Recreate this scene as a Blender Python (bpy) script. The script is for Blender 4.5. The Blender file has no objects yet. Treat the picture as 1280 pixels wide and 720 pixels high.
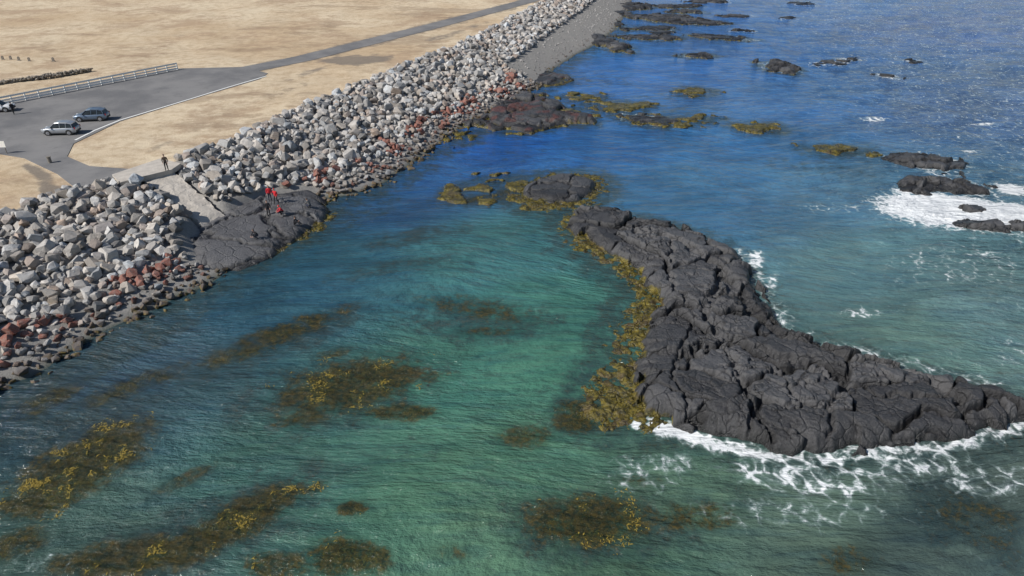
import bpy, bmesh, math, random
import numpy as np
from mathutils import Vector, Matrix
random.seed(7); rng=np.random.default_rng(7)
F=865.0; PITCH=math.radians(30); H=34.0
SUN_AZ=-118.0; SUN_EL=40.0
cp,sp=math.cos(PITCH),math.sin(PITCH)
def P(u,v,z=0.0):
    a=(u-640)/F; b=(360-v)/F
    dy=cp+b*sp; dz=-sp+b*cp
    t=(H-z)/(-dz)
    return (a*t,dy*t)
def PL(pts,z=0.0): return np.array([P(u,v,z) for u,v in pts])
# ---------- numpy noise ----------
def hsh(ix,iy,seed):
    h=(ix.astype(np.int64)*374761393+iy.astype(np.int64)*668265263+seed*974634777)&0xffffffff
    h=((h^(h>>13))*1274126177)&0xffffffff
    h=((h^(h>>16))*2246822519)&0xffffffff
    h=h^(h>>15)
    return (h&0xffffff)/float(0xffffff)
def vn(x,y,seed=0):
    ix=np.floor(x);iy=np.floor(y);fx=x-ix;fy=y-iy
    fx=fx*fx*(3-2*fx);fy=fy*fy*(3-2*fy)
    a=hsh(ix,iy,seed);b=hsh(ix+1,iy,seed);c=hsh(ix,iy+1,seed);d=hsh(ix+1,iy+1,seed)
    return (a*(1-fx)+b*fx)*(1-fy)+(c*(1-fx)+d*fx)*fy
def fbm(x,y,seed=0,o=4):
    s=0;a=.5;t=0
    for i in range(o):
        s=s+a*vn(x*2**i+13.7*i,y*2**i-7.1*i,seed+i);t+=a;a*=.5
    return s/t
def voro(x,y,seed=0):
    ix=np.floor(x);iy=np.floor(y)
    f1=np.full(x.shape,9.);f2=np.full(x.shape,9.);cid=np.zeros(x.shape);cx=np.zeros(x.shape);cy=np.zeros(x.shape)
    for i in(-1,0,1):
        for j in(-1,0,1):
            gx=ix+i;gy=iy+j
            px=gx+hsh(gx,gy,seed);py=gy+hsh(gx,gy,seed+5)
            d=np.hypot(px-x,py-y)
            nid=hsh(gx,gy,seed+9)
            c=d<f1
            f2=np.where(c,f1,np.minimum(f2,d))
            cid=np.where(c,nid,cid);cx=np.where(c,px,cx);cy=np.where(c,py,cy);f1=np.where(c,d,f1)
    return f1,f2,cid,x-cx,y-cy
def ss(a,b,x):
    t=np.clip((x-a)/(b-a),0,1);return t*t*(3-2*t)
def dline(X,Y,pl):
    best=np.full(X.shape,1e9)
    for i in range(len(pl)-1):
        ax,ay=pl[i];bx,by=pl[i+1];dx=bx-ax;dy=by-ay;L=dx*dx+dy*dy+1e-9
        t=np.clip(((X-ax)*dx+(Y-ay)*dy)/L,0,1)
        best=np.minimum(best,(X-ax-t*dx)**2+(Y-ay-t*dy)**2)
    return np.sqrt(best)
def sdpoly(X,Y,pl):
    p=np.vstack([pl,pl[:1]]);d=dline(X,Y,p)
    ins=np.zeros(X.shape,bool)
    for i in range(len(p)-1):
        ax,ay=p[i];bx,by=p[i+1]
        if ay==by: continue
        c=((ay>Y)!=(by>Y))&(X<(bx-ax)*(Y-ay)/(by-ay)+ax)
        ins^=c
    return np.where(ins,d,-d)
# ---------- mesh helpers ----------
def npmesh(name,V,Fc,mats,colattrs={},smooth=True,mi=None):
    me=bpy.data.meshes.new(name)
    V=np.asarray(V,np.float32);Fc=np.asarray(Fc,np.int32);k=Fc.shape[1]
    me.vertices.add(len(V));me.vertices.foreach_set('co',V.ravel())
    me.loops.add(Fc.size);me.loops.foreach_set('vertex_index',Fc.ravel())
    me.polygons.add(len(Fc))
    me.polygons.foreach_set('loop_start',np.arange(0,Fc.size,k,dtype=np.int32))
    me.polygons.foreach_set('loop_total',np.full(len(Fc),k,np.int32))
    me.polygons.foreach_set('use_smooth',np.full(len(Fc),smooth,bool))
    me.update(calc_edges=True)
    for n,c in colattrs.items():
        a=me.attributes.new(n,'FLOAT_COLOR','POINT')
        C=np.ones((len(V),4),np.float32);C[:,:c.shape[1]]=c
        a.data.foreach_set('color',C.ravel())
    for m in (mats if isinstance(mats,list) else [mats]): me.materials.append(m)
    if mi is not None: me.polygons.foreach_set('material_index',np.asarray(mi,np.int32))
    ob=bpy.data.objects.new(name,me);bpy.context.collection.objects.link(ob)
    return ob
def gridfaces(nx,ny):
    i=np.arange(nx-1)[None,:]+np.arange(ny-1)[:,None]*nx
    i=i.ravel();return np.stack([i,i+1,i+nx+1,i+nx],1)
def spacing(a0,a1,step,lo,hi,g=1.06):
    v=list(np.arange(a0,a1,step));s=step;x=v[-1]
    while x<hi: s*=g;x+=s;v.append(x)
    s=step;x=v[0];w=[]
    while x>lo: s*=g;x-=s;w.append(x)
    return np.array(w[::-1]+v)
# ---------- node helpers ----------
class NT:
    def __init__(s,name):
        s.m=bpy.data.materials.new(name);s.m.use_nodes=True;s.t=s.m.node_tree;s.t.nodes.clear()
        s.out=s.t.nodes.new('ShaderNodeOutputMaterial')
    def n(s,ty,ins={},**kw):
        nd=s.t.nodes.new(ty)
        for k,v in kw.items(): setattr(nd,k,v)
        for k,v in ins.items(): s.set(nd.inputs[k],v)
        return nd
    def set(s,sock,v):
        if isinstance(v,bpy.types.NodeSocket): s.t.links.new(v,sock)
        else: sock.default_value=v
    def math(s,op,a,b=0.0,clamp=False):
        nd=s.n('ShaderNodeMath',{0:a,1:b},operation=op,use_clamp=clamp);return nd.outputs[0]
    def noise(s,vec,scale,detail=4,rough=.55,dist=0):
        return s.n('ShaderNodeTexNoise',{'Vector':vec,'Scale':scale,'Detail':detail,'Roughness':rough,'Distortion':dist}).outputs[0]
    def mr(s,v,a,b,c=0.,d=1.,smooth=True):
        nd=s.n('ShaderNodeMapRange',{'Value':v,'From Min':a,'From Max':b,'To Min':c,'To Max':d})
        if smooth: nd.interpolation_type='SMOOTHSTEP'
        return nd.outputs[0]
    def mix(s,f,a,b,bt='MIX'):
        nd=s.t.nodes.new('ShaderNodeMix');nd.data_type='RGBA';nd.blend_type=bt
        s.set(nd.inputs[0],f)
        for k,v in((6,a),(7,b)):
            if isinstance(v,tuple) and len(v)==3: v=(*v,1)
            s.set(nd.inputs[k],v)
        return nd.outputs[2]
    def co(s): return s.n('ShaderNodeTexCoord').outputs['Object']
    def attr(s,name):
        a=s.n('ShaderNodeAttribute',attribute_name=name);return a.outputs['Color']
    def sep(s,c): return s.n('ShaderNodeSeparateColor',{0:c}).outputs
    def mapping(s,v,rot=0,scale=(1,1,1)):
        return s.n('ShaderNodeMapping',{'Vector':v,'Rotation':(0,0,rot),'Scale':scale}).outputs[0]
    def bump(s,h,strength,dist,normal=None):
        d={'Height':h,'Strength':strength,'Distance':dist}
        if normal is not None:d['Normal']=normal
        return s.n('ShaderNodeBump',d).outputs[0]
    def princ(s,**k):
        b=s.n('ShaderNodeBsdfPrincipled')
        for a,v in k.items():
            a=a.replace('_',' ')
            if isinstance(v,tuple) and len(v)==3 and a=='Base Color': v=(*v,1)
            s.set(b.inputs[a],v)
        return b.outputs[0]
    def fin(s,sh): s.t.links.new(sh,s.out.inputs[0]);return s.m
def simple(name,col,rough=.6,metal=0,var=.15,sc=6,bump=0,coat=0):
    t=NT(name);c=t.co();n=t.noise(c,sc,3)
    d=tuple(x*(1-var) for x in col);e=tuple(min(1,x*(1+var)) for x in col)
    k=dict(Base_Color=t.mix(n,d,e),Roughness=rough,Metallic=metal)
    if coat:k['Coat_Weight']=coat
    if bump:k['Normal']=t.bump(t.noise(c,sc*4,4),.6,bump)
    return t.fin(t.princ(**k))
# ============ CURVES ============
Wpx=[(-420,720),(-200,585),(0,487),(60,458),(130,414),(200,380),(258,352),(290,332),(330,300),(372,262),(405,248),(440,243),(480,227),(512,205),(545,182),(572,160),(600,146),(640,130),(668,112),(682,95),(695,84),(718,70),(745,55),(768,38),(782,18),(790,0),(800,-25),(815,-60)]
Cpx=[(-420,420),(-200,338),(0,268),(80,240),(160,220),(215,203),(300,170),(400,126),(500,86),(580,54),(640,23),(680,2),(720,-23),(760,-60)]
W=PL(Wpx,0);C=PL(Cpx,5.0)
farL=np.array([[W[-1][0]+300,4200],[-6000,4200],[-6000,-200],[-80,-200]])
Wp=np.vstack([W,farL]);
Cp=np.vstack([C,np.array([[C[-1][0]+300,4200],[-6000,4200],[-6000,-200],[-110,-200]])])
asph_px=[(-500,235),(-200,168),(0,128),(110,105),(220,86),(305,84),(335,92),(325,99),(240,124),(150,152),(92,180),(84,196),(112,208),(168,212),(150,222),(95,236),(72,218),(30,198),(0,193),(-200,225),(-500,300)]
asph=PL(asph_px,4.6)
road_c=PL([(300,89),(380,73),(460,53),(540,33),(620,12),(668,-1),(700,-14),(745,-35)],4.6)
MOUND=[(222,314),(238,294),(262,282),(290,270),(330,252),(390,243),(406,252),(408,266),(396,284),(368,302),(335,324),(300,338),(262,342),(236,332)]
mpoly=PL(MOUND)
def terrain0(X,Y):
    dW=sdpoly(X,Y,Wp)+(fbm(X/3,Y/3,3)-.5)*1.2
    dC=sdpoly(X,Y,Cp)
    t=np.clip(dW/np.maximum(dW-dC,.01),0,1)
    z=4.7*t**.9+(fbm(X/2.5,Y/2.5,4)-.5)*.5*t
    da=np.minimum(-sdpoly(X,Y,asph),dline(X,Y,road_c)-4)
    plat=4.6+.1*np.exp(-np.maximum(dC,0)/2.2)*ss(0.5,3,da)+(fbm(X/7,Y/7,5)-.5)*.5*ss(.5,7,da)
    z=np.where(dC>0,plat,z)
    z=np.where(dW<0,np.maximum(-2.2,dW*.35),z)
    return z,dW,dC
def tz(u,v):
    z=2.
    for _ in range(25):
        x,y=P(u,v,z);a,_,_=terrain0(np.array([x]),np.array([y]));z=.6*z+.4*float(a[0])
    return z
ST_T=4.85;ST_B=tz(266,272)-.5
st_top=[P(168,217,ST_T),P(212,207,ST_T)];st_bot=[P(249,281,ST_B),P(284,269,ST_B)]
stair_poly=np.array([st_top[0],st_top[1],st_bot[1],st_bot[0]])
path_poly=PL([(140,218),(200,198),(226,204),(214,212),(172,222),(150,228)],4.9)
def terrain(X,Y):
    z,dW,dC=terrain0(X,Y)
    z=z-1.5*ss(-.5,.1,sdpoly(X,Y,stair_poly))*(dC<.5)
    dm=sdpoly(X,Y,mpoly)
    z=np.where((dm>0)&(z>0),z*(1-.75*ss(0,2.5,dm)),z)
    return z,dW,dC
# ============ ROCK FIELDS ============
fields=[]
class Field:
    def __init__(s,name,px,Hh,edge,res,seed,weedpx=None,weed=.35,tone=1.0,cell=3.2,crack=1.0,wob=1.2,allweed=False,cuts=None,slope=(0,0),rel=1.0):
        s.name=name;s.poly=PL(px);s.H=Hh;s.edge=edge;s.res=res;s.seed=seed;s.weed=weed;s.tone=tone;s.cell=cell;s.crack=crack;s.wob=wob;s.rel=rel
        s.wp=PL(weedpx) if weedpx else None;s.allweed=allweed;s.cuts=[(PL(c,1.0),w,d) for c,w,d in (cuts or [])];s.slope=slope;fields.append(s)
    def ev(s,X,Y):
        sd=s.seed
        d=sdpoly(X,Y,s.poly)
        q1,q2,qid,_,_=voro(X/2.2+(fbm(X/2,Y/2,sd+60)-.5)*.5,Y/2.2,sd+61)
        d0=d+(fbm(X/2.2,Y/2.2,sd)-.5)*s.wob*1.4+(qid-.5)*s.wob*2.0+(fbm(X/.6,Y/.6,sd+40)-.5)*.4*min(1,s.wob)
        wx=X+(fbm(X/3,Y/3,sd+1)-.5)*3.4+(fbm(X/.9,Y/.9,sd+91,2)-.5)*.5;wy=Y+(fbm(X/3,Y/3,sd+2)-.5)*3.4+(fbm(X/.9,Y/.9,sd+92,2)-.5)*.5
        f1,f2,cid,lx,ly=voro(wx/s.cell*.75,wy/s.cell*1.15,sd+3)
        g1,g2,gid,gx,gy=voro(wx/1.7,wy/1.2,sd+4)
        rg=.12+1.25*ss(.46,.64,fbm(X/4.5,Y/4.5,sd+95,3))
        e=1-np.exp(-np.maximum(d0,0)/s.edge)
        e2=ss(0,1.0,d0)
        body=.82+.3*fbm(X/6,Y/6,sd+5)
        cx,cy=s.poly.mean(0)
        h=s.H*e*(body+s.slope[0]*(X-cx)+s.slope[1]*(Y-cy))
        k=min(1,s.H/1.2)*s.crack
        r_=s.rel
        h2=((cid-.5)*.9+lx*(hsh(np.floor(cid*999),np.floor(cid*77),1)-.5)*1.4+ly*(cid-.5)*1.2)*r_
        h=h+e*k*h2
        ck=(1-ss(0,.04+.12*fbm(X/2,Y/2,sd+70),f2-f1))
        h=h-e2*k*.85*ck
        h=h+e2*k*rg*r_*(-.24*(1-ss(0,.07,g2-g1))+(gid-.5)*.28+(gx*(gid-.5)+gy*(cid-.5))*.4)
        h=h+e2*k*(fbm(X/.8,Y/.8,sd+6)-.5)*.20*(.35+rg)+e2*k*(fbm(X/.25,Y/.25,sd+66,2)-.5)*.06*(.5+rg)
        rope=np.abs(np.sin((wx*.8+wy*.5+fbm(X/1.5,Y/1.5,sd+8)*5)*4))
        h=h+e2*k*.06*rope*ss(.45,.6,fbm(X/3,Y/3,sd+9))
        for pl,w,dp in s.cuts:
            dl=dline(X+(fbm(X/1.2,Y/1.2,sd+80)-.5)*2.0,Y+(fbm(X/1.2,Y/1.2,sd+81)-.5)*2.0,pl);h=h-dp*e2*(1-ss(w*.2,w,dl))
        h=np.where(h<.25*e2,.25*e2+(h-.25*e2)*.1,h)
        z=np.where(d0>0,np.maximum(h,-.3)+.04,np.maximum(-1.2,d0*1.2))
        weed=np.zeros(X.shape)
        zw=s.weed
        if s.allweed:
            weed=np.ones(X.shape)
        elif s.wp is None:
            weed=1-ss(zw*.5,zw*1.5,z+(fbm(X/.7,Y/.7,sd+11)-.5)*.4) if zw>0 else weed
        else:
            dw=sdpoly(X,Y,s.wp)+(fbm(X/1.4,Y/1.4,sd+12)-.5)*2.6-.15
            zb=np.where(dw>0,-.07+.19*(1-np.exp(-dw/1.2))+(fbm(X/.6,Y/.6,sd+13)-.5)*.62,np.maximum(-1.2,dw*.6))
            zb=np.where(d0>.6,-1,zb)
            weed=np.where(dw>-.4,1-ss(-.3,.5,d0+(fbm(X/.8,Y/.8,sd+14)-.5)*.8),0.)
            z=np.maximum(z,zb)
        s.tonev=np.clip(.25+.75*hsh(np.floor(cid*4999),np.floor(cid*177),3)-.6*ck+.25*(gid-.5)*rg,0,1)
        return z,np.clip(weed,0,1)
    def z_at(s,x,y):
        z,_=s.ev(np.array([float(x)]),np.array([float(y)]));return float(z[0])
def ell(u,v,ru,rv,ang=0,n=14,j=.18,seed=0):
    r=random.Random(seed+int(u)+int(v));o=[]
    for i in range(n):
        a=2*math.pi*i/n;k=1+r.uniform(-j,j)
        x=math.cos(a)*ru*k;y=math.sin(a)*rv*k;q=math.radians(ang)
        o.append((u+x*math.cos(q)-y*math.sin(q),v+x*math.sin(q)+y*math.cos(q)))
    return o
ISL=[(716,276),(726,267),(765,270),(800,276),(845,286),(885,302),(918,322),(935,346),(955,380),(975,412),(1015,432),(1085,452),(1150,468),(1200,480),(1250,492),(1283,508),(1290,525),(1240,532),(1205,545),(1150,552),(1100,558),(1020,567),(950,560),(900,548),(850,530),(805,527),(794,505),(792,470),(800,440),(816,405),(824,378),(810,352),(785,333),(750,316),(725,298),(714,284)]
WEED=[(700,268),(720,258),(745,290),(790,330),(830,352),(850,390),(830,440),(815,500),(830,530),(800,542),(762,538),(722,528),(716,506),(740,478),(757,445),(764,415),(776,388),(792,368),(778,348),(738,324),(706,300),(696,282)]
cuts=[([(790,290),(850,298),(900,335),(935,385),(980,425)],.8,.7),([(905,340),(880,390),(905,425),(960,440),(1060,480)],.6,.7),([(800,440),(870,445),(905,430)],.5,.5),([(985,425),(1080,452),(1150,470),(1200,500),(1220,540)],.7,.9),([(840,300),(835,350),(860,385)],.35,.45),([(1060,480),(1120,500),(1200,495)],.4,.5),([(905,430),(925,480),(935,540)],.35,.5),([(1060,480),(1030,520),(1040,560)],.4,.5),([(870,400),(840,470),(860,520)],.3,.4),([(970,450),(990,500),(1030,520)],.3,.4)]
main=Field('lava_rock_island',ISL,1.4,.5,.08,11,weedpx=WEED,cell=5.0,wob=.75,cuts=cuts,rel=.6)
mound=Field('lava_rock_outcrop',MOUND,1.35,.9,.12,21,weedpx=[(375,300),(405,285),(418,262),(412,250),(398,250),(385,275),(340,305),(330,322),(345,318)],cell=6,tone=1.6,crack=.4,wob=.4,slope=(-.045,.03),rel=.6)
Field('lava_rock_islet',[(652,247),(658,233),(685,223),(725,221),(745,229),(744,243),(722,253),(690,255)],.85,.5,.12,31,weedpx=[(635,249),(643,231),(673,218),(725,214),(757,223),(759,243),(740,258),(700,265),(658,262)],wob=.35,crack=.6,rel=.5)
Field('seaweed_bed',[(562,246),(580,234),(610,226),(640,222),(645,230),(620,240),(600,250),(575,250)],.12,1.5,.18,33,allweed=True,wob=3.0)
Field('lava_rock_shelf',[(575,158),(598,150),(600,138),(625,122),(675,120),(698,132),(708,142),(738,148),(733,155),(700,157),(655,166),(610,164)],.75,.8,.22,41,weed=.25,cell=4,wob=1.8)
Field('lava_rock_shelf',[(655,102),(680,90),(700,94),(712,101),(690,107),(668,110)],.5,.8,.3,42,weed=.2,wob=1.5)
Field('lava_rock_skerry',[(1106,194),(1150,192),(1195,199),(1203,207),(1175,212),(1150,209),(1120,202)],.8,.6,.18,51,weed=.0,wob=1.4)
Field('lava_rock_skerry',[(1132,232),(1165,222),(1205,226),(1238,236),(1240,244),(1200,245),(1175,241),(1145,240)],.8,.6,.18,52,weed=.0,wob=1.5)
Field('lava_rock_skerry',[(1203,281),(1240,278),(1290,281),(1330,288),(1320,296),(1260,292),(1220,287)],.6,.6,.18,53,weed=.0,wob=1.3)
sm=[((973,85,27,5,10),1.1,.1),((872,70,20,2.6,0),.45,.12),((1109,95,14,2.5,5),.4,0),((1143,76,9,1.5,0),.4,0),((900,47,42,3,4),.45,.1),((928,38,16,2,0),.6,0),
((810,47,38,3,2),.5,.12),((835,24,50,4.5,3),.7,.12),((765,57,26,6,15),.8,.15),((1035,79,24,2,-4),.3,.0),((880,29,30,2.5,0),.45,.1),((790,9,24,4,0),.7,.1),((815,36,26,2.5,0),.4,.12),((860,15,22,2,0),.5,.1),((770,31,14,3,30),.6,.1),((812,150,36,6,8),.5,.2),((985,23,10,1.2,0),.3,.0),((920,20,22,1.6,0),.4,.0),((1060,74,12,1.3,0),.25,0),((845,8,30,2,0),.5,.1),((745,47,20,4,10),.7,.15),((1140,236,12,3,0),.4,0),((1215,262,14,3,0),.4,0),((1000,4,14,1.5,0),.3,0),((880,2,30,2,0),.5,.0),((1180,216,16,3,5),.5,0),((830,41,16,1.6,0),.4,.0),((775,18,16,3,0),.6,.1)]
for i,(e,hh,w) in enumerate(sm): Field('lava_rock_skerry',ell(*e,seed=i),hh,.7,.28,60+i,weed=w,wob=1.4)
wd=[(775,133,38,4,0),(850,152,42,3,-2),(868,115,20,4,0),(950,160,26,4,5),(1045,188,36,3,2),(728,122,22,3,0),(690,100,18,3,10),(575,173,14,5,0),(720,140,20,3,0)]
for i,e in enumerate(wd): Field('seaweed_bed',ell(*e,seed=i+30),.10,1.5,.25,90+i,allweed=True,wob=2.8)

# ---- basalt material
def basalt(name,tone):
    t=NT(name);c=t.co();m=t.sep(t.attr('m'));p=t.sep(t.attr('p'))
    n1=t.noise(c,.45,4);n2=t.noise(c,5,5,.7);n3=t.noise(c,28,2,.6)
    a=tuple(x*tone for x in(.014,.0137,.015));b=tuple(x*tone for x in(.088,.087,.090))
    base=t.mix(t.mr(t.math('ADD',t.math('MULTIPLY',p[0],.45),t.math('ADD',t.math('MULTIPLY',n1,.3),t.math('MULTIPLY',n2,.35))),.30,.85),a,b)
    base=t.mix(t.mr(n2,.58,.76,0,.5),base,tuple(x*tone for x in(.18,.175,.17)))
    base=t.mix(t.mr(t.noise(c,1.3,4,.7),.55,.68,0,.5),base,tuple(x*tone for x in(.022,.020,.019)))
    base=t.mix(m[1],base,(.012,.012,.011))
    wn=t.noise(c,1.3,5,.75);wcol=t.mix(t.mr(wn,.38,.62),(.022,.022,.008),(.18,.14,.022))
    wcol=t.mix(t.mr(n3,.5,.7,0,.6),wcol,(.05,.05,.014))
    wcol=t.mix(t.mr(t.noise(c,.6,3),.50,.66,0,.6),wcol,(.085,.058,.03))
    wf=t.mr(t.math('ADD',m[0],t.math('MULTIPLY',t.math('SUBTRACT',n2,.5),.7)),.35,.6)
    base=t.mix(wf,base,wcol)
    base=t.mix(m[2],base,(.12,.04,.03))
    v1=t.n('ShaderNodeTexVoronoi',{'Vector':t.mix(.3,c,t.n('ShaderNodeTexNoise',{'Vector':c,'Scale':1.5}).outputs['Color']),'Scale':.8},feature='DISTANCE_TO_EDGE').outputs['Distance']
    crk=t.mr(v1,0,.05,0,1)
    base=t.mix(t.mr(v1,0,.03,.6,0),base,tuple(x*tone for x in(.010,.010,.010)))
    hh=t.math('ADD',t.math('MULTIPLY',n2,.8),t.math('ADD',t.math('MULTIPLY',n3,.2),t.math('MULTIPLY',crk,.35)))
    r=t.mr(m[1],0,1,.50,.2)
    return t.fin(t.princ(Base_Color=base,Roughness=r,Normal=t.bump(hh,1.0,.16)))
mats={}
frond_pts=[]
for f in fields:
    lo=f.poly.min(0)-2.5;hi=f.poly.max(0)+2.5
    if f.wp is not None: lo=np.minimum(lo,f.wp.min(0)-1.5);hi=np.maximum(hi,f.wp.max(0)+1.5)
    xs=np.arange(lo[0],hi[0],f.res);ys=np.arange(lo[1],hi[1],f.res)
    X,Y=np.meshgrid(xs,ys);X=X.ravel();Y=Y.ravel()
    z,w=f.ev(X,Y);tv=f.tonev
    fc=gridfaces(len(xs),len(ys));keep=(z[fc]>-.35).any(1);fc=fc[keep]
    if not len(fc): continue
    used=np.unique(fc);mp=np.full(len(X),-1);mp[used]=np.arange(len(used));fc=mp[fc]
    X=X[used];Y=Y[used];z=z[used];w=w[used];tv=tv[used]
    wet=1-ss(.10,.55,z+(fbm(X/1.5,Y/1.5,77)-.5)*.5)
    red=np.zeros(len(X))
    if f.name=='lava_rock_shelf': red=ss(.56,.66,fbm(X/1.5,Y/1.5,88))*.65*ss(.3,.6,z)
    key=f.tone
    if key not in mats: mats[key]=basalt('basalt_%d'%len(mats),key)
    f.ob=npmesh(f.name,np.stack([X,Y,z],1),fc,mats[key],{'m':np.stack([w,wet*.75,red],1),'p':np.stack([tv,tv,tv],1)})
    sel=np.where((w>.6)&(z>-.1)&(z<.7))[0]
    if len(sel):
        area=len(sel)*f.res**2
        n=int(min(len(sel),area*(14 if Y.mean()<120 else 4)))
        k=rng.choice(sel,n,replace=False)
        k=k[(fbm(X[k]/.8,Y[k]/.8,909)>.48)]
        frond_pts.append(np.stack([X[k],Y[k],z[k]+.02],1))
# ============ TERRAIN ============
xs=spacing(-75,20,.5,-5500,5500,1.07);ys=spacing(25,150,.5,-100,4000,1.05)
X,Y=np.meshgrid(xs,ys);X=X.ravel();Y=Y.ravel()
z,dW,dC=terrain(X,Y)
grav=np.where((dC<=.8),1.,0.)*(dW>-50)
def blobw(X,Y,u,v,ru,rv,ang=0,z=0.):
    q=math.radians(ang);c=np.array(P(u,v,z))
    a=np.array(P(u+ru*math.cos(q),v+ru*math.sin(q),z))-c
    b=np.array(P(u-rv*math.sin(q),v+rv*math.cos(q),z))-c
    M=np.linalg.inv(np.stack([a,b],1));dx=X-c[0];dy=Y-c[1]
    return np.hypot(M[0,0]*dx+M[0,1]*dy,M[1,0]*dx+M[1,1]*dy)
bare=np.zeros(len(X))
for b in [(445,75,46,10,-5,1.0),(395,88,36,5,-15,.6),(45,215,30,8,30,.9),(60,236,30,14,40,.8),(560,44,60,5,-17,.6),(120,195,50,6,-10,.3),(200,183,30,6,-20,.5),(290,116,25,5,-18,.3),(20,98,80,4,-8,.4),(250,160,40,6,-20,.35),(360,112,50,5,-20,.4)]:
    bare=np.maximum(bare,b[5]*(1-ss(.3,1.4,blobw(X,Y,*b[:5],z=4.6)+(fbm(X/5,Y/5,9)-.5)*1.2)))
bare=np.maximum(bare,(1-ss(2.5,6.0,dline(X,Y,road_c)+(fbm(X/4,Y/4,19)-.5)*4))*.6)
t=NT('dry_grass_ground');c=t.co();m=t.sep(t.attr('m'))
n1=t.noise(c,.03,6,.6);n2=t.noise(c,.6,6,.7);n3=t.noise(c,9,3,.7)
g=t.mix(t.mr(n1,.35,.65),(.54,.41,.27),(.70,.59,.43))
g=t.mix(t.mr(n2,.42,.70,0,.6),g,(.36,.25,.15))
g=t.mix(t.mr(n3,.4,.7,0,.45),g,(.38,.28,.17))
nb=t.noise(c,.07,8,.78)
g=t.mix(t.mr(nb,.50,.60,0,.65),g,(.38,.27,.18))
g=t.mix(t.mr(t.noise(t.mapping(c,.5,(.03,.08,1)),1,7,.75),.53,.62,0,.55),g,(.28,.20,.135))
dirt=t.mix(t.noise(c,1.5,5,.8),(.12,.105,.09),(.28,.24,.20))
g=t.mix(t.mr(t.math('ADD',m[0],t.math('MULTIPLY',t.math('SUBTRACT',n2,.5),.9)),.3,.75,0,.85),g,dirt)
gr=t.mix(t.noise(c,2.2,6,.85),(.10,.10,.10),(.42,.40,.37))
g=t.mix(m[1],g,gr)
g=t.mix(m[2],g,(.03,.05,.035))
ground_m=t.fin(t.princ(Base_Color=g,Roughness=.95,Specular_IOR_Level=.15,Normal=t.bump(t.math('ADD',n3,n2),.8,.12)))
under=1-ss(-.2,.35,z)
npmesh('ground',np.stack([X,Y,z],1),gridfaces(len(xs),len(ys)),ground_m,{'m':np.stack([bare,grav,under],1)})
# ============ BOULDERS ============
def hullset(n,pts,seed):
    r=np.random.default_rng(seed);out=[]
    for i in range(n):
        bm=bmesh.new();p=r.uniform(-1,1,(pts,3))
        p=p/ (np.abs(p)**4).sum(1)[:,None]**.25
        p*=r.uniform(.85,1.0,(pts,1))
        vs=[bm.verts.new(q) for q in p]
        res=bmesh.ops.convex_hull(bm,input=vs)
        bmesh.ops.delete(bm,geom=list({e for e in res['geom_unused']+res['geom_interior'] if isinstance(e,bmesh.types.BMVert)}),context='VERTS')
        bmesh.ops.triangulate(bm,faces=bm.faces[:])
        bm.verts.index_update()
        out.append((np.array([v.co[:] for v in bm.verts]),np.array([[v.index for v in f.verts] for f in bm.faces])));bm.free()
    return out
hulls=hullset(50,18,1)
def scatter(name,XYZ,S,cols,mat,flat=(.55,.85)):
    VV=[];FF=[];CC=[];off=0
    for i in range(len(XYZ)):
        V,Fa=hulls[rng.integers(len(hulls))]
        sc=np.array([1,rng.uniform(.6,.95),rng.uniform(*flat)])*S[i]*.5
        q=Matrix.Rotation(rng.uniform(0,6.28),3,'Z')@Matrix.Rotation(rng.normal(0,.4),3,'X')@Matrix.Rotation(rng.normal(0,.4),3,'Y')
        v=(V*sc)@np.array(q).T+XYZ[i]
        VV.append(v);FF.append(Fa+off);off+=len(v);CC.append(np.repeat(cols[i][None],len(v),0))
    return npmesh(name,np.concatenate(VV),np.concatenate(FF),mat,{'c':np.concatenate(CC)},smooth=False)
t=NT('armour_stone');c=t.co();a=t.attr('c')
z3=t.n('ShaderNodeSeparateXYZ',{0:c}).outputs[2]
n=t.noise(c,2.5,5,.7);n2=t.noise(c,14,3,.7)
col=t.mix(t.mr(n,.35,.68),a,t.mix(.5,a,(.24,.21,.185)))
col=t.mix(t.mr(n2,.52,.72,0,.5),col,(.52,.50,.46))
zz=t.math('ADD',z3,t.math('MULTIPLY',t.math('SUBTRACT',t.noise(c,.7,3),.5),1.4))
col=t.mix(t.mr(zz,.35,1.25,.85,0),col,(.055,.036,.03))
col=t.mix(t.math('MULTIPLY',t.mr(zz,.0,.65,1,0),t.mr(n,.42,.6)),col,(.14,.10,.02))
stone_m=t.fin(t.princ(Base_Color=col,Roughness=.85,Normal=t.bump(t.math('ADD',n,t.math('MULTIPLY',n2,.4)),.7,.12)))
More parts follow.
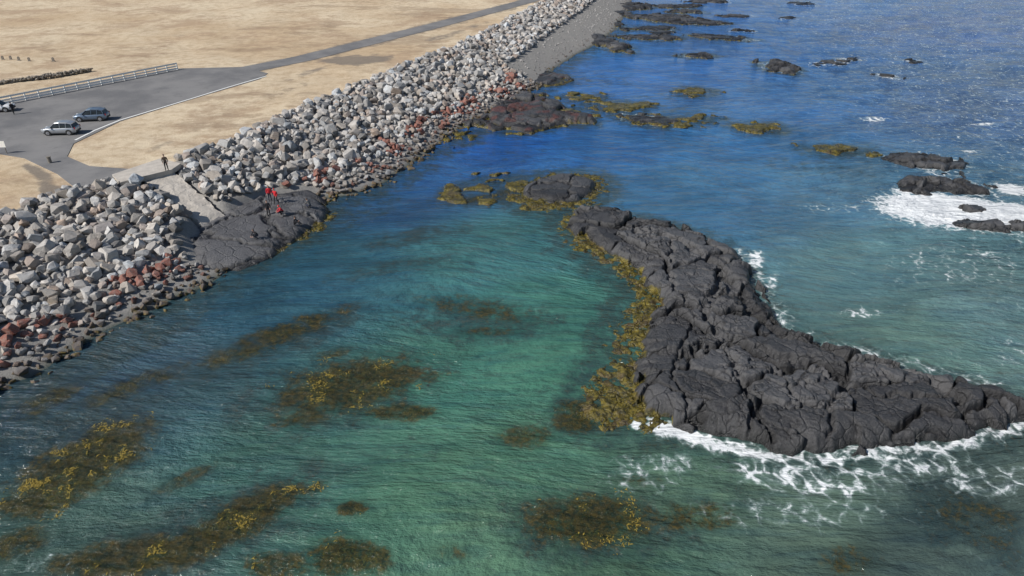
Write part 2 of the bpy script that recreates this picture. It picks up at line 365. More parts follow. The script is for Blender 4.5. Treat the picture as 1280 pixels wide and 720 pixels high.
def boulders(step,lo,hi,zoff,seed,maxy=420):
    xs=np.arange(-115,120,step);ys=np.arange(5,maxy,step)
    X,Y=np.meshgrid(xs,ys);X=X.ravel();Y=Y.ravel()
    X=X+rng.uniform(-.5,.5,len(X))*step;Y=Y+rng.uniform(-.5,.5,len(Y))*step
    dC=sdpoly(X,Y,Cp);k=(dC<1.5)&(dC>-32);X=X[k];Y=Y[k]
    z,dW,dC=terrain0(X,Y)
    gz=ss(120,150,Y)
    k=(dW>-1.3)&(dC<.9+(fbm(X/3,Y/3,71)-.5)*2)&((dC>-11-(1-gz)*40))
    k&=sdpoly(X,Y,stair_poly)<-.25
    k&=sdpoly(X,Y,path_poly)<-.5
    k&=sdpoly(X,Y,mpoly)<.1
    X=X[k];Y=Y[k];z=z[k];dC=dC[k];dW=dW[k]
    S=np.clip(rng.lognormal(0,.30,len(X)),.5,1.8)*(lo+hi)/2
    low=ss(2.0,.3,z);S*=1-.45*low
    Z=z+S*.08+zoff*(1-.7*low)*ss(1.5,-2.5,dC)+rng.uniform(-.2,.25,len(X))
    g=rng.uniform(.27,.58,len(X));w=rng.normal(0,1,len(X))
    col=np.stack([g*(1.0+.05*w),g*(.965),g*(.92-.05*w)],1)
    br=rng.random(len(X))<.14;col[br]*=np.array([.85,.72,.65])
    dk=rng.random(len(X))<.2;col[dk]*=.5
    zr=z+(fbm(X/4,Y/4,305)-.5)*.8
    rr=(fbm(X/2.2,Y/2.2,303)>.46)&(zr<1.5)&(zr>.4)&(rng.random(len(X))<.6);col[rr]=np.array([.23,.07,.045])
    return np.stack([X,Y,Z],1),S,col
A=boulders(.86,1.0,1.3,0,1);B=boulders(1.4,1.05,1.45,.34,2)
scatter('boulder_seawall',np.concatenate([A[0],B[0]]),np.concatenate([A[1],B[1]]),np.concatenate([A[2],B[2]]),stone_m)
n=16000;X=rng.uniform(-45,70,n);Y=rng.uniform(30,330,n)
z,dW,dC=terrain(X,Y);k=(dW>-.5)&(dC<-2)&(sdpoly(X,Y,stair_poly)<0)&(sdpoly(X,Y,mpoly)<0);X,Y,z=X[k],Y[k],z[k]
S=rng.uniform(.2,.5,len(X));g=rng.uniform(.2,.5,len(X))
scatter('shingle_beach_stones',np.stack([X,Y,z+.05],1),S,np.stack([g,g*.97,g*.95],1),stone_m)
# ============ WATER ============
xs=spacing(-55,62,.36,-5500,5500,1.045);ys=spacing(14,120,.36,-150,4000,1.03)
X,Y=np.meshgrid(xs,ys);X=X.ravel();Y=Y.ravel()
ctrl=[(560,480,(64,124,108)),(640,560,(80,134,110)),(600,660,(90,132,106)),(520,600,(76,126,104)),(420,560,(66,114,102)),(200,450,(48,80,98)),(60,520,(48,72,86)),(130,490,(46,76,94)),(100,650,(68,100,92)),(300,390,(48,90,108)),(330,560,(66,112,102)),(250,500,(54,94,104)),
(460,330,(50,102,118)),(560,330,(60,118,120)),(640,300,(60,120,124)),(680,380,(66,128,116)),(700,460,(68,126,106)),(550,230,(36,94,152)),(480,260,(42,90,132)),(620,180,(26,96,176)),(760,190,(38,108,174)),(700,60,(44,124,196)),(800,90,(42,114,190)),(900,60,(50,110,178)),(400,340,(44,92,114)),
(1000,130,(58,116,176)),(900,180,(46,112,168)),(900,240,(54,114,158)),(1050,240,(76,126,158)),(1200,130,(76,112,162)),(1200,30,(76,114,178)),(1000,10,(66,124,194)),(1100,330,(94,140,148)),(1230,380,(98,136,140)),(1150,420,(90,128,122)),(850,620,(84,116,98)),(1000,650,(88,114,102)),(1230,620,(84,104,98)),(1150,700,(78,100,96)),(860,230,(50,112,156)),(100,700,(70,100,92)),(760,700,(76,112,92))]
def lin(c): c=np.array(c)/255.;return np.where(c<=.04045,c/12.92,((c+.055)/1.055)**2.4)
def ang(x,y): r=np.hypot(y,H);d=np.maximum(r,8);return x/d*1.0, np.log(np.maximum(np.hypot(x*0.0+y,1)+20,5))*1.15
U,Vv=ang(X,np.maximum(Y,0));num=np.zeros((len(X),3));den=np.zeros(len(X))
for u,v,cc in ctrl:
    a,b=P(u,v);ua,va=ang(np.array([a]),np.array([b]))
    d2=(U-ua)**2+(Vv-va)**2;w=1/(d2+.003)**1.9
    num+=w[:,None]*lin(cc);den+=w
wcol=num/den[:,None]*.80
lum=(wcol*np.array([.2,.7,.1])).sum(1)[:,None];wcol=lum+(wcol-lum)*.92
wcol*=(1-.22*ss(.42,.62,fbm(X/6,Y/4,611)))[:,None]
dW=sdpoly(X,Y,Wp)
def bm_(lst,seed):
    o=np.zeros(len(X))
    for b in lst:
        s=b[5] if len(b)>5 else 1.
        o=np.maximum(o,s*(1-ss(.35,1.3,blobw(X,Y,*b[:5]))))
    return o
kelp_l=[(110,575,105,44,-28,1),(60,620,75,26,-20,1),(290,655,120,30,-28,1),(160,695,110,28,-10,.95),(435,695,60,32,0,1),(345,705,50,22,0,.95),(735,650,95,40,0,1),(870,645,75,22,0,.65),(440,480,110,40,-12,.95),(500,515,55,14,0,.85),(350,418,110,18,-22,.75),(600,385,90,16,10,.6),(655,545,40,20,0,.75),(1065,700,45,25,0,.65),(1220,650,80,45,20,.45),(610,415,50,8,0,.6),(440,635,24,12,0,.85),(620,245,60,8,-10,.5),(720,520,40,25,0,.8),(170,480,80,14,-20,.7),(60,500,60,14,-25,.7),(380,520,50,16,-10,.7),(230,600,50,12,-25,.65),(560,690,40,14,0,.4),(20,680,50,22,-20,.8),(420,440,30,8,-10,.65),(540,470,40,10,0,.55),(390,610,30,10,-20,.6),(800,600,40,10,0,.4)]
kelp=bm_(kelp_l,1)
deep_l=[(60,540,200,50,-22,.85),(150,440,140,22,-25,.85),(420,490,180,64,-10,.8),(520,295,85,14,-10,.85),(480,335,100,12,-10,.7),(600,400,130,36,0,.8),(740,660,170,62,0,.8),(250,670,240,64,-25,.85),(350,425,150,32,-22,.8),(1200,650,150,60,20,.8),(650,195,90,14,0,.35),(1000,205,110,14,5,.45),(820,140,110,14,0,.5),(740,100,70,12,0,.5),(870,50,90,10,0,.4),(660,150,60,15,0,.4),(450,270,80,18,-25,.6),(840,120,80,8,0,.5),(1060,215,100,10,0,.4),(700,290,40,50,0,.6),(640,240,110,20,-5,.5),(900,620,100,30,0,.45),(520,560,70,24,0,.4)]
deep=bm_(deep_l,2)
deep=np.maximum(deep,ss(-9,-1,dW)*.8*ss(-5,5,200-Y))
for f in fields:
    lo=f.poly.min(0)-8;hi=f.poly.max(0)+8
    k=np.where((X>lo[0])&(X<hi[0])&(Y>lo[1])&(Y<hi[1]))[0]
    if len(k):
        dd=sdpoly(X[k],Y[k],f.poly)
        if f.wp is not None: dd=np.maximum(dd,sdpoly(X[k],Y[k],f.wp))
        deep[k]=np.maximum(deep[k],ss(-5,-.3,dd)*.85*(0.3 if f.weed==0 else 1))
foam=bm_([(865,545,60,14,18,1.15),(825,530,34,10,10,1.0),(920,560,50,10,15,1.05),(1185,262,115,26,6,1.7),(1250,268,70,22,5,1.5),(1265,236,35,9,10,1.2),(1130,240,26,6,10,1.0),(1000,598,130,24,8,.76),(1130,585,120,20,-5,.68),(820,580,70,18,0,.62),(1240,600,90,30,0,.6),(945,325,14,16,40,.9),(965,352,10,16,20,.8),(1075,390,30,9,0,.8),(1280,440,50,30,0,.5),(1090,148,22,3,0,.95),(1225,155,24,3,0,.95),(1215,190,20,3,0,.75),(1040,260,60,8,0,.5),(800,600,60,20,0,.5),(1000,640,160,25,0,.5),(1200,330,120,40,0,.48),(40,700,60,14,0,.42)],3)
fl=PL([(800,532),(850,540),(900,556),(950,568),(1020,574),(1100,565),(1170,558),(1240,540),(1290,530)])
foam=np.maximum(foam,(1-ss(.1,1.7,dline(X,Y,fl)))*.85)
fl=PL([(925,312),(945,340),(966,376),(985,410),(1045,432),(1150,456),(1250,480)])
foam=np.maximum(foam,(1-ss(.1,2.0,dline(X,Y,fl)))*.60)
opn=ss(0,60,X-(.15*Y+8))
foam=np.maximum(foam,.43*opn)
for f in fields:
    if f.name=='lava_rock_skerry':
        lo=f.poly.min(0)-6;hi=f.poly.max(0)+6
        k=np.where((X>lo[0])&(X<hi[0])&(Y>lo[1])&(Y<hi[1]))[0]
        if len(k): foam[k]=np.maximum(foam[k],ss(-2.0,-.2,sdpoly(X[k],Y[k],f.poly))*(.45+.3*opn[k]))
Z=(fbm((X*.94+Y*.34)/8,(-X*.34+Y*.94)/2.2,201,3)-.5)*(.18+.65*opn)*ss(1500,300,Y)-.03
t=NT('sea_water');c=t.co();wc=t.attr('wcol');m=t.sep(t.attr('m'));sw=t.sep(t.attr('o'))
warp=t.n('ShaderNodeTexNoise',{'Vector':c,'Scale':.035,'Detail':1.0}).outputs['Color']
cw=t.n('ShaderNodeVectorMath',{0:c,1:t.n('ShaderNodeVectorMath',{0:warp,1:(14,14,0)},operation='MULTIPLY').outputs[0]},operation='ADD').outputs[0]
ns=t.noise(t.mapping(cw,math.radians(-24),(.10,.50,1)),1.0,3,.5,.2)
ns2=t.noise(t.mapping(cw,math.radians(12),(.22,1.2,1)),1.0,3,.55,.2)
col=t.mix(t.mr(ns,.38,.68,0,.6),wc,t.mix(1.0,wc,(1.5,1.36,1.22,1),'MULTIPLY'))  # bright streaks: sky reflection off wave facets, painted into the water colour
col=t.mix(t.mr(ns2,.46,.70,0,.45),col,t.mix(1.0,wc,(.50,.62,.86,1),'MULTIPLY'))  # darker blue streaks, also reflection contrast painted into the colour
nk=t.noise(c,.5,5,.7);nk2=t.noise(c,2.6,4,.75)
dfac=t.mr(t.math('ADD',m[2],t.math('MULTIPLY',t.math('SUBTRACT',nk,.5),2.2)),.25,1.0,0,.78)
col=t.mix(dfac,col,(.024,.048,.052))
dw2=t.math('MULTIPLY',t.mr(nk2,.46,.66,0,.55),t.math('MULTIPLY',dfac,t.mr(nk,.42,.6)))
col=t.mix(dw2,col,(.075,.058,.026))
ks=t.math('ADD',m[0],t.math('ADD',t.math('MULTIPLY',t.math('SUBTRACT',nk,.5),2.6),t.math('MULTIPLY',t.math('SUBTRACT',nk2,.5),1.2)))
kf=t.mr(ks,.26,.9,0,.85)
kc=t.mix(t.mr(nk2,.38,.62),(.024,.036,.022),(.115,.084,.024))
col=t.mix(t.math('MULTIPLY',kf,t.mr(m[0],0,.5)),col,kc)
nf=t.noise(c,.7,6,.72,1.2)
vor=t.n('ShaderNodeTexVoronoi',{'Vector':t.mix(.4,c,t.n('ShaderNodeTexNoise',{'Vector':c,'Scale':1.2,'Detail':1.0}).outputs['Color']),'Scale':1.3},feature='DISTANCE_TO_EDGE').outputs['Distance']
lace=t.mr(vor,.0,.2,.20,-.14)
fs=t.math('ADD',m[1],t.math('ADD',lace,t.math('MULTIPLY',t.math('SUBTRACT',nf,.5),2.1)))
ff=t.mr(fs,.66,1.10,0,.95)
col=t.mix(t.mr(fs,.35,1.0,0,.45),col,(.42,.54,.52))
col=t.mix(ff,col,(.86,.88,.89))
r1=t.noise(t.mapping(cw,math.radians(16),(.34,.95,1)),1.0,2,.5)
r2=t.noise(t.mapping(cw,math.radians(-12),(1.2,3.0,1)),1.0,4,.68)
hgt=t.math('ADD',r1,t.math('MULTIPLY',r2,.45))
amp=t.mr(sw[0],0,1,.62,1.4)
bp=t.n('ShaderNodeBump',{'Height':hgt,'Strength':1.0,'Distance':amp}).outputs[0]
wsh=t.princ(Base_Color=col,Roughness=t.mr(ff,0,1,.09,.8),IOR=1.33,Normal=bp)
tr=t.n('ShaderNodeBsdfTransparent',{'Color':(.55,.7,.6,1)}).outputs[0]
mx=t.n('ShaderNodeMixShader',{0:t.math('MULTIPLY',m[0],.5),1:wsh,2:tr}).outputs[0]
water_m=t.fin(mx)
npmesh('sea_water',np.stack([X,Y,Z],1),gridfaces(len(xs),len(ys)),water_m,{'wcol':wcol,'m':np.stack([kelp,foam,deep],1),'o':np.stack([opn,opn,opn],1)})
# ============ SEAWEED FRONDS ============
def fronds(name,pts,L0,L1,mat,cls=None,hi=(.24,.18,.025)):
    n=len(pts);a=rng.uniform(0,2*math.pi,n);L=rng.uniform(L0,L1,n);w=L*rng.uniform(.16,.3,n)
    b=rng.normal(0,.6,n);V=np.zeros((n,8,3))
    px=pts[:,0].copy();py=pts[:,1].copy()
    for i in range(4):
        aa=a+b*i/3;ww=w*(.35,1,.8,.12)[i]*.5;zz=pts[:,2]+(0,.05,.04,-.03)[i]*L*2+rng.normal(0,.01,n)
        V[:,i*2]=np.stack([px-np.sin(aa)*ww,py+np.cos(aa)*ww,zz],1)
        V[:,i*2+1]=np.stack([px+np.sin(aa)*ww,py-np.cos(aa)*ww,zz+rng.normal(0,.015,n)],1)
        px+=np.cos(aa)*L/3;py+=np.sin(aa)*L/3
    base=np.array([[0,1,3,2],[2,3,5,4],[4,5,7,6]])
    Fc=(base[None]+(np.arange(n)*8)[:,None,None]).reshape(-1,4)
    tt=rng.random(n)[:,None] if cls is None else cls[:,None]
    col=np.array([.035,.035,.01])*(1-tt)+np.array(hi)*tt
    return npmesh(name,V.reshape(-1,3),Fc,mat,{'c':np.repeat(col,8,0)})
t=NT('seaweed_frond');a=t.attr('c')
seaweed_m=t.fin(t.princ(Base_Color=a,Roughness=.7,Specular_IOR_Level=.25))
allp=np.concatenate(frond_pts);fronds('bladder_wrack_seaweed',allp,.2,.42,seaweed_m,hi=(.20,.155,.025))
pts=[];cl=[]
for b in kelp_l:
    u,v,ru,rv,an,s=b
    q=math.radians(an);cc=np.array(P(u,v));a1=np.array(P(u+ru*math.cos(q),v+ru*math.sin(q)))-cc;b1=np.array(P(u-rv*math.sin(q),v+rv*math.cos(q)))-cc
    area=abs(a1[0]*b1[1]-a1[1]*b1[0])*5
    n=int(min(34000,area*170*s))
    r=rng.uniform(-1.25,1.25,(n,2));xy=cc+r[:,:1]*a1+r[:,1:]*b1
    dd=np.hypot(r[:,0],r[:,1]);nn=fbm(xy[:,0]/1.5,xy[:,1]/1.5,505,4)+.5*(fbm(xy[:,0]/.4,xy[:,1]/.4,506,3)-.5)
    thr=.42+.06*(1-s)+.13*ss(.4,1.3,dd)
    k=(nn>thr)&(dd<1.15)
    xy=xy[k];ex=(nn-thr)[k]
    zz=-.55+np.minimum(ex*2.2,.50)*(.4+.6*s)+rng.uniform(-.14,.05,len(ex))
    pts.append(np.stack([xy[:,0],xy[:,1],np.minimum(zz,.0)],1));cl.append(np.clip(ex*4.2*s+rng.uniform(-.35,.3,len(ex)),0,1))
pts=np.concatenate(pts);cl=np.concatenate(cl)
print('fronds',len(pts),len(allp))
fronds('kelp_bed',pts,.12,.32,seaweed_m,cls=cl,hi=(.25,.185,.035))
# ============ ROADS ============
def polymesh(name,pl,z,th,mat):
    bm=bmesh.new();vs=[bm.verts.new((p[0],p[1],z)) for p in pl];f=bm.faces.new(vs);bm.normal_update()
    if f.normal.z<0: f.normal_flip()
    if th:
        r=bmesh.ops.extrude_face_region(bm,geom=[f]);
        for e in r['geom']:
            if isinstance(e,bmesh.types.BMVert): e.co.z-=th
        bmesh.ops.recalc_face_normals(bm,faces=bm.faces)
    bmesh.ops.triangulate(bm,faces=bm.faces[:])
    me=bpy.data.meshes.new(name);bm.to_mesh(me);bm.free();me.materials.append(mat)
    ob=bpy.data.objects.new(name,me);bpy.context.collection.objects.link(ob);return ob
def strip(name,pl,w,z,th,mat):
    pl=np.array(pl);t_=np.gradient(pl,axis=0);t_/=np.linalg.norm(t_,axis=1)[:,None]+1e-9;nn=np.stack([-t_[:,1],t_[:,0]],1)*w/2
    return polymesh(name,np.vstack([pl+nn,(pl-nn)[::-1]]),z,th,mat)
t=NT('asphalt');c=t.co()
ac=t.mix(t.mr(t.noise(c,.12,5,.65),.35,.65),(.115,.115,.12),(.20,.195,.192));ac=t.mix(t.mr(t.noise(c,25,3,.8),.4,.7,0,.4),ac,(.24,.23,.22))
ac=t.mix(t.mr(t.noise(c,.5,5,.8),.54,.7,0,.35),ac,(.08,.08,.08))
asph_m=t.fin(t.princ(Base_Color=ac,Roughness=.9,Normal=t.bump(t.noise(c,30,2),.3,.02)))
strip('road',road_c,5.4,4.655,.3,asph_m)
polymesh('car_park',asph,4.66,.3,asph_m)
white=simple('white_paint',(.8,.8,.77),.6,var=.08)
conc=simple('concrete',(.46,.42,.37),.9,var=.35,sc=1.2,bump=.08)
strip('road_edge_line',PL([(333,95),(285,109),(240,123),(190,138),(150,150),(118,163),(94,175)],4.67),.3,4.672,0,white)
# ============ primitives ============
def addbox(bm,cx,cy,cz,sx,sy,sz,rot=0,mi=0,bev=0):
    r=bmesh.ops.create_cube(bm,size=1,matrix=Matrix.Translation((cx,cy,cz))@Matrix.Rotation(rot,4,'Z')@Matrix.Diagonal((sx,sy,sz,1)))
    fs={f for v in r['verts'] for f in v.link_faces}
    for f in fs:f.material_index=mi
    if bev:
        es=list({e for v in r['verts'] for e in v.link_edges});bmesh.ops.bevel(bm,geom=es,offset=bev,segments=1,affect='EDGES')
def addcyl(bm,p,q,r,seg=10,mi=0,r2=None):
    p=Vector(p);q=Vector(q);d=q-p
    M=Matrix.Translation((p+q)/2)@d.to_track_quat('Z','Y').to_matrix().to_4x4()
    rr=bmesh.ops.create_cone(bm,cap_ends=True,segments=seg,radius1=r,radius2=r if r2 is None else r2,depth=d.length,matrix=M)
    for f in {f for v in rr['verts'] for f in v.link_faces}: f.material_index=mi
def obj(name,bm,mats,smooth=False,parent=None):
    me=bpy.data.meshes.new(name);bm.to_mesh(me);bm.free()
    for m in mats:me.materials.append(m)
    if smooth:
        for p in me.polygons:p.use_smooth=True
    ob=bpy.data.objects.new(name,me);bpy.context.collection.objects.link(ob)
    if parent:ob.parent=parent
    return ob
# railing
bm=bmesh.new();ra=np.array(P(-140,160,4.66));rb=np.array(P(222,87,4.66));L=np.linalg.norm(rb-ra);nP=int(L/2.0)
dr=(rb-ra)/L;ag=math.atan2(dr[1],dr[0])
for i in range(nP+1):
    p=ra+(rb-ra)*i/nP;addbox(bm,p[0],p[1],4.66+.6,.18,.18,1.3,ag)
mid=(ra+rb)/2
for zz,hh in((5.82,.28),(5.35,.22),(4.95,.22)): addbox(bm,mid[0]-.12*(-dr[1]),mid[1]-.12*dr[0],zz,L,.05,hh,ag)
obj('white_railing',bm,[white])
# concrete ramp: worn sloped slab
nI,nJ=90,16;V=[]
T0,T1=np.array(st_top[0]),np.array(st_top[1]);B0,B1=np.array(st_bot[0]),np.array(st_bot[1])
for i in range(nI):
    for j in range(nJ):
        a=i/(nI-1);b=j/(nJ-1)
        p=(T0*(1-b)+T1*b)*(1-a)+(B0*(1-b)+B1*b)*a
        w_=float(fbm(np.array([p[0]/.8]),np.array([p[1]/.8]),811)[0]-.5)
        zt=ST_T-(ST_T-ST_B)*a+w_*.28-.25*ss(.9,1,a)
        if j in(0,nJ-1) or i in (0,nI-1): zt-=.8
        ed=(fbm(np.array([p[0]/.7]),np.array([p[1]/.7]),812)[0]-.5)*.5
        V.append((p[0]+ed,p[1]+ed,float(zt)))
npmesh('concrete_ramp',np.array(V),gridfaces(nJ,nI)[:,::-1],conc,smooth=False)
polymesh('gravel_path',path_poly,4.9,.6,conc)
dark=simple('dark_fieldstone',(.2,.18,.155),.95,var=.5,sc=1.5,bump=.1)
n=900;tt=rng.random(n);a0=np.array(P(-120,124,4.6));b0=np.array(P(114,89,4.6))
q=a0+(b0-a0)*tt[:,None]+rng.normal(0,.25,(n,2))
g=rng.uniform(.12,.3,n)
scatter('dry_stone_wall',np.stack([q[:,0],q[:,1],4.6+rng.uniform(0,.55,n)],1),rng.uniform(.35,.6,n),np.stack([g,g*.88,g*.72],1),stone_m)
for u,v in((4,75),(14,75),(24,76),(37,77),(67,77)):
    x,y=P(u,v,4.6);bm=bmesh.new();addbox(bm,0,0,.08,.7,.4,.16);addbox(bm,0,0,.4,.45,.16,.55);addcyl(bm,(0,-.075,.65),(0,.075,.65),.22,14)
    o=obj('gravestone',bm,[dark]);o.location=(x,y,4.55)
bm=bmesh.new();addcyl(bm,(-.5,0,0),(-.5,0,1.5),.05);addcyl(bm,(.5,0,0),(.5,0,1.5),.05);addbox(bm,0,-.06,1.25,1.4,.05,.8,0,1)
o=obj('information_sign',bm,[dark,white]);o.location=(*P(4,192,4.66),4.66)
bm=bmesh.new();addcyl(bm,(0,0,0),(0,0,.75),.22,12);addcyl(bm,(0,0,.75),(0,0,.85),.26,12);o=obj('litter_bin',bm,[dark]);o.location=(*P(63,204,4.6),4.6)
# ============ CARS ============
glass=simple('car_glass',(.02,.025,.03),.08,var=.1);tyre=simple('tyre_rubber',(.02,.02,.02),.85);rim=simple('alloy_rim',(.5,.5,.52),.3,.8)
trim=simple('black_trim',(.03,.03,.032),.6);lampw=simple('headlamp',(.7,.7,.72),.15);lampr=simple('tail_lamp',(.35,.02,.02),.25)
def loft(bm,st,sec,mi=0):
    rings=[[bm.verts.new((x,y,z)) for y,z in sec(*a)] for x,*a in st]
    for r0,r1 in zip(rings,rings[1:]):
        k=len(r0)
        for i in range(k):
            f=bm.faces.new([r0[i],r0[(i+1)%k],r1[(i+1)%k],r1[i]]);f.material_index=mi
    for r in(rings[0],rings[-1]): f=bm.faces.new(r);f.material_index=mi
def car(loc,rz,paint):
    e=bpy.data.objects.new('parked_car',None);bpy.context.collection.objects.link(e)
    def bsec(w,zb,zt): return [(-w*.9,zb),(-w*.98,zb+.12),(-w,(zb+zt)/2),(-w*.97,zt-.1),(-w*.86,zt),(w*.86,zt),(w*.97,zt-.1),(w,(zb+zt)/2),(w*.98,zb+.12),(w*.9,zb)]
    bm=bmesh.new()
    loft(bm,[(-2.3,.78,.42,.9),(-2.22,.87,.34,1.02),(-1.9,.92,.3,1.06),(-1,.93,.28,1.05),(0,.93,.28,1.02),(.9,.93,.28,1.0),(1.5,.92,.28,.97),(1.95,.88,.3,.9),(2.2,.8,.36,.8),(2.3,.68,.42,.7)],bsec)
    bmesh.ops.recalc_face_normals(bm,faces=bm.faces);o=obj('body',bm,[paint],True,e)
    bm=bmesh.new()
    def gsec(wb,wt,zt): return [(-wb,1.0),(-(wb+wt)/2-.02,1.0+(zt-1)*.55),(-wt,zt-.05),(-wt*.88,zt),(wt*.88,zt),(wt,zt-.05),((wb+wt)/2+.02,1.0+(zt-1)*.55),(wb,1.0)]
    loft(bm,[(-2.15,.8,.74,1.03),(-1.85,.84,.68,1.52),(-1.3,.86,.68,1.64),(-.3,.86,.69,1.68),(.25,.86,.68,1.63),(.6,.85,.68,1.45),(1.2,.82,.76,1.01)],gsec)
    bmesh.ops.recalc_face_normals(bm,faces=bm.faces);obj('windows',bm,[glass],False,e)
    bm=bmesh.new()
    loft(bm,[(-1.92,.66,1.50,1.55),(-1.3,.665,1.62,1.67),(-.3,.675,1.66,1.71),(.3,.665,1.60,1.66)],lambda w,zb,zt:[(-w-.02,zb-.05),(-w*.9,zt),(w*.9,zt),(w+.02,zb-.05)])
    for s in(-1,1):
        for x0,x1 in((1.05,.32),(-.35,-.38),(-1.15,-1.2),(-2.02,-1.8)): addcyl(bm,(x0,s*.855,1.03),(x1,s*.70,1.6),.045,6)
        addcyl(bm,(-1.5,s*.6,1.72),(.1,s*.6,1.74),.025,6)
        addbox(bm,.85,s*1.02,1.08,.16,.2,.14)
    bmesh.ops.recalc_face_normals(bm,faces=bm.faces);obj('roof_and_pillars',bm,[paint],False,e)
    bm=bmesh.new()
    addbox(bm,2.2,0,.5,.24,1.3,.2);addbox(bm,-2.22,0,.48,.22,1.4,.2);addbox(bm,0,0,.3,3.9,1.84,.12)
    for x in(-1.4,1.4):
        for s in(-1,1): addcyl(bm,(x,s*.5,.38),(x,s*.935,.38),.43,20)
    addbox(bm,2.26,0,.68,.1,.9,.12);obj('lower_trim',bm,[trim],False,e)
    bm=bmesh.new()
    for x in(-1.4,1.4):
        for s in(-1,1):
            addcyl(bm,(x,s*.72,.35),(x,s*.95,.35),.35,24,0);addcyl(bm,(x,s*.951,.35),(x,s*.965,.35),.23,16,1)
            for k in range(5):
                a=k*1.2566;addcyl(bm,(x,s*.97,.35),(x+.21*math.cos(a),s*.97,.35+.21*math.sin(a)),.03,5,1)
    obj('wheels',bm,[tyre,rim],False,e)
    bm=bmesh.new()
    for s in(-1,1): addbox(bm,2.14,s*.66,.78,.2,.3,.12,0,0);addbox(bm,-2.24,s*.76,.92,.12,.16,.24,0,1)
    addbox(bm,-2.33,0,.75,.02,.5,.12,0,0);obj('lamps',bm,[lampw,lampr],False,e)
    e.location=(*loc,4.66);e.rotation_euler=(0,0,rz);return e
def paint(n,c,m=.5): return simple(n,c,.28,m,.04,1,0,.6)
car(P(78,167,4.66),math.radians(180+4),paint('silver_paint',(.38,.40,.43)))
car(P(116,150,4.66),math.radians(180+8),paint('blue_grey_paint',(.16,.21,.28)))
car(P(-2,139,4.66),math.radians(12),paint('white_car_paint',(.75,.75,.75),0))
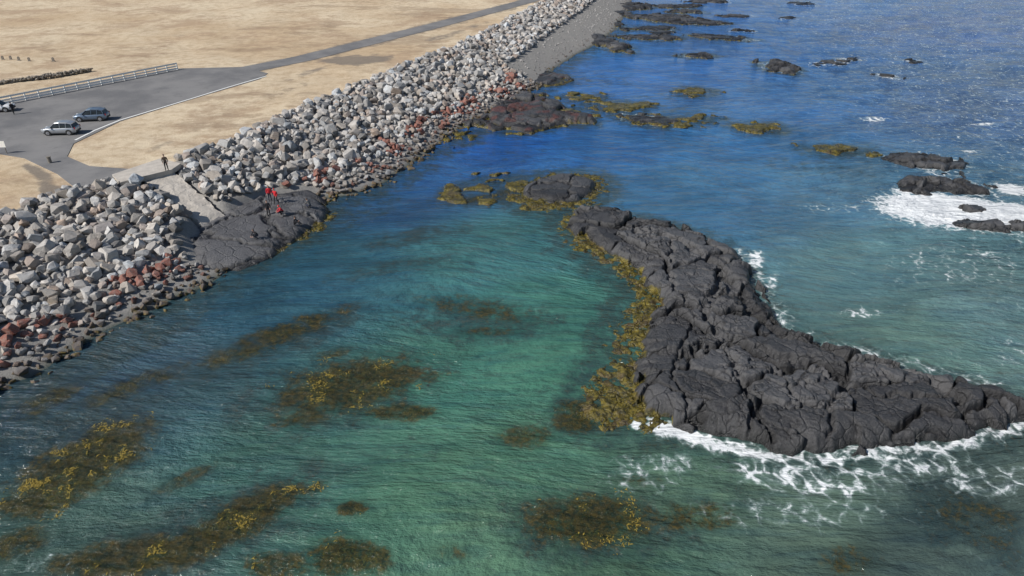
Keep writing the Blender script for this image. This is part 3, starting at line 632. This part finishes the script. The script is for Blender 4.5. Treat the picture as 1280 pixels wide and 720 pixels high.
# ============ PEOPLE ============
skin=simple('skin',(.45,.27,.2),.5);hair=simple('hair',(.05,.03,.02),.7);boot=simple('boots',(.03,.025,.02),.7)
def cloth(n,c): return simple(n,c,.85,0,.15,12)
def person(x,y,z,rz,pose,jc,tc,scale=1.0,hat=None):
    if pose=='stand':
        J=dict(pel=(0,0,.95),spi=(0,.01,1.15),che=(0,0,1.36),nec=(0,0,1.5),hd=(0,.02,1.58),sh=(.19,0,1.41),el=(.26,-.04,1.13),wr=(.23,.12,.92),hp=(.09,0,.9),kn=(.11,.04,.5),an=(.12,-.01,.09),to=(.14,.17,.04))
    elif pose=='sit':
        J=dict(pel=(0,0,.16),spi=(0,.02,.36),che=(0,.08,.56),nec=(0,.12,.7),hd=(0,.15,.78),sh=(.19,.08,.61),el=(.27,.2,.38),wr=(.17,.38,.42),hp=(.1,.03,.15),kn=(.17,.42,.46),an=(.14,.62,.09),to=(.15,.8,.06))
    elif pose=='crouch':
        J=dict(pel=(0,-.12,.34),spi=(0,-.02,.54),che=(0,.12,.72),nec=(0,.2,.84),hd=(0,.25,.9),sh=(.19,.13,.76),el=(.24,.32,.56),wr=(.14,.5,.45),hp=(.1,-.1,.33),kn=(.18,.3,.48),an=(.14,.02,.09),to=(.15,.2,.04))
    else:
        J=dict(pel=(0,0,.93),spi=(0,.03,1.13),che=(0,.06,1.34),nec=(0,.08,1.48),hd=(0,.1,1.56),sh=(.19,.06,1.39),el=(.25,-.1,1.13),wr=(.22,.05,.9),hp=(.09,0,.9),kn=(.1,.1,.5),an=(.1,.0,.09),to=(.11,.18,.04))
    V=[];E=[];R=[];lab=[]
    def add(p,r): V.append(p);R.append(r);return len(V)-1
    pel=add(J['pel'],(.16,.12));spi=add(J['spi'],(.155,.115));che=add(J['che'],(.18,.125));nec=add(J['nec'],(.06,.06));hd=add(J['hd'],(.055,.06))
    E+=[(pel,spi),(spi,che),(che,nec),(nec,hd)];lab+=[0,0,0,2]
    hands=[]
    for s in(-1,1):
        f=lambda k:(J[k][0]*s,J[k][1],J[k][2])
        wk=s if pose=='walk' else 0
        g=lambda k,d:(J[k][0]*s,J[k][1]+d*wk,J[k][2])
        a=add(f('sh'),(.075,.075));b=add(g('el',-.05),(.058,.058));c_=add(g('wr',-.15),(.04,.04))
        e_=Vector(g('el',-.05));w_=Vector(g('wr',-.15));dd=(w_-e_).normalized();h_=add(tuple(w_+dd*.09),(.042,.022))
        E+=[(che,a),(a,b),(b,c_),(c_,h_)];lab+=[0,0,0,2];hands.append((w_+dd*.09,dd,s))
        a=add(f('hp'),(.1,.1));b=add(g('kn',.08),(.068,.068));c_=add(g('an',.24),(.046,.05));d_=add(g('to',.24),(.045,.03))
        E+=[(pel,a),(a,b),(b,c_),(c_,d_)];lab+=[1,1,1,3]
    me=bpy.data.meshes.new('p');me.from_pydata(V,E,[]);o=bpy.data.objects.new('ptmp',me);bpy.context.collection.objects.link(o)
    md=o.modifiers.new('s','SKIN')
    for i,sv in enumerate(me.skin_vertices[0].data): sv.radius=R[i];sv.use_root=(i==0)
    o.modifiers.new('u','SUBSURF').levels=2
    dg=bpy.context.evaluated_depsgraph_get();m2=bpy.data.meshes.new_from_object(o.evaluated_get(dg))
    bpy.data.objects.remove(o)
    bm=bmesh.new();bm.from_mesh(m2)
    for fa in bm.faces:
        c0=fa.calc_center_median();best=9;bl=0
        for (i,j),l in zip(E,lab):
            p=Vector(V[i]);q=Vector(V[j]);d=q-p;tt=max(0,min(1,(c0-p).dot(d)/d.length_squared));di=(c0-p-d*tt).length-.5*(R[i][0]*(1-tt)+R[j][0]*tt)
            if di<best:best=di;bl=l
        fa.material_index=bl;fa.smooth=True
    hc=Vector(J['hd'])+Vector((0,.02,.1))
    def sph(c,r,mi,seg=14):
        rr=bmesh.ops.create_uvsphere(bm,u_segments=seg,v_segments=10,radius=1,matrix=Matrix.Translation(c)@Matrix.Diagonal((*r,1)))
        for fa in {f for v in rr['verts'] for f in v.link_faces}:fa.material_index=mi;fa.smooth=True
    sph(hc,(.078,.098,.118),2);sph(hc+Vector((0,-.018,.022)),(.086,.102,.118),4)
    sph(hc+Vector((0,.1,-.01)),(.013,.02,.02),2,6)
    for s in(-1,1): sph(hc+Vector((.08*s,0,-.005)),(.012,.02,.03),2,6);sph(hc+Vector((.03*s,.088,.01)),(.012,.01,.008),4,6)
    sph(hc+Vector((0,.088,-.05)),(.025,.008,.006),0,6)
    for p,d,s in hands:
        side=d.cross(Vector((0,0,1)));side=side.normalized() if side.length>.1 else Vector((0,1,0))
        for k,l in enumerate((.065,.078,.083,.075)):
            b0=p+side*(k-1.5)*.02;k1=b0+d*l*.55;k2=k1+(d+Vector((0,.45,-.2))).normalized()*l*.5
            addcyl(bm,b0,k1,.0095,6,2,.009);addcyl(bm,k1,k2,.009,6,2,.007)
        addcyl(bm,p-d*.05+side*.03,p-d*.0+side*.065,.011,6,2,.009)
    ob=obj('person',bm,[jc,tc,skin,boot,hat or hair]);ob.location=(x,y,z);ob.rotation_euler=(0,0,rz);ob.scale=(scale,)*3
    return ob
def onf(f,u,v):
    z=1.0
    for _ in range(12):
        x,y=P(u,v,z);z=.5*z+.5*max(f.z_at(x,y),0)
    x,y=P(u,v,z);return x,y,f.z_at(x,y)
redc=cloth('red_jacket',(.6,.02,.03));blk=cloth('black_clothes',(.02,.02,.024));nav=cloth('navy_trousers',(.03,.035,.06));gry=cloth('grey_clothes',(.12,.12,.12))
for u,v,rz,po,j,tr_,h in((346,254,160,'walk',redc,blk,redc),(338,251,200,'stand',redc,nav,None),(336,268,200,'stand',blk,blk,None),(353,268,120,'crouch',redc,blk,redc),(368,281,-90,'sit',blk,blk,None),(321,298,150,'crouch',blk,nav,None),(387,260,60,'crouch',gry,nav,None)):
    x,y,z=onf(mound,u,v);person(x,y,z-.02,math.radians(rz),po,j,tr_,1.1,h)
x,y=P(209,213,4.9);person(x,y,4.9,math.radians(200),'stand',cloth('brown_coat',(.08,.055,.04)),blk,1.12)
x,y=P(18,143,4.66);person(x,y,4.665,1.0,'walk',blk,blk,1.05)
# ============ LIGHT / CAMERA ============
w=bpy.data.worlds.new('World');bpy.context.scene.world=w;w.use_nodes=True;nt=w.node_tree;nt.nodes.clear()
sk=nt.nodes.new('ShaderNodeTexSky');sk.sky_type='NISHITA';sk.sun_disc=False;sk.sun_elevation=math.radians(SUN_EL);sk.sun_rotation=math.radians(SUN_AZ%360);sk.air_density=1.0;sk.dust_density=.6;sk.ozone_density=2
bg=nt.nodes.new('ShaderNodeBackground');bg.inputs[1].default_value=.078;ow=nt.nodes.new('ShaderNodeOutputWorld')
nt.links.new(sk.outputs[0],bg.inputs[0]);nt.links.new(bg.outputs[0],ow.inputs[0])
sl=bpy.data.lights.new('sun','SUN');sl.energy=5.0;sl.angle=math.radians(.5);sl.color=(1,.96,.9)
so=bpy.data.objects.new('sun',sl);bpy.context.collection.objects.link(so)
a=math.radians(SUN_AZ);e=math.radians(SUN_EL)
so.rotation_euler=Vector((math.sin(a)*math.cos(e),math.cos(a)*math.cos(e),math.sin(e))).to_track_quat('Z','Y').to_euler()
cam=bpy.data.cameras.new('camera');cam.sensor_width=36;cam.lens=F/1280*36;cam.clip_end=12000;cam.clip_start=.5
co=bpy.data.objects.new('camera',cam);bpy.context.collection.objects.link(co);co.location=(0,0,H);co.rotation_euler=(math.radians(60),0,0)
sc=bpy.context.scene;sc.camera=co;sc.view_settings.view_transform='Standard';sc.view_settings.look='None';sc.view_settings.exposure=0
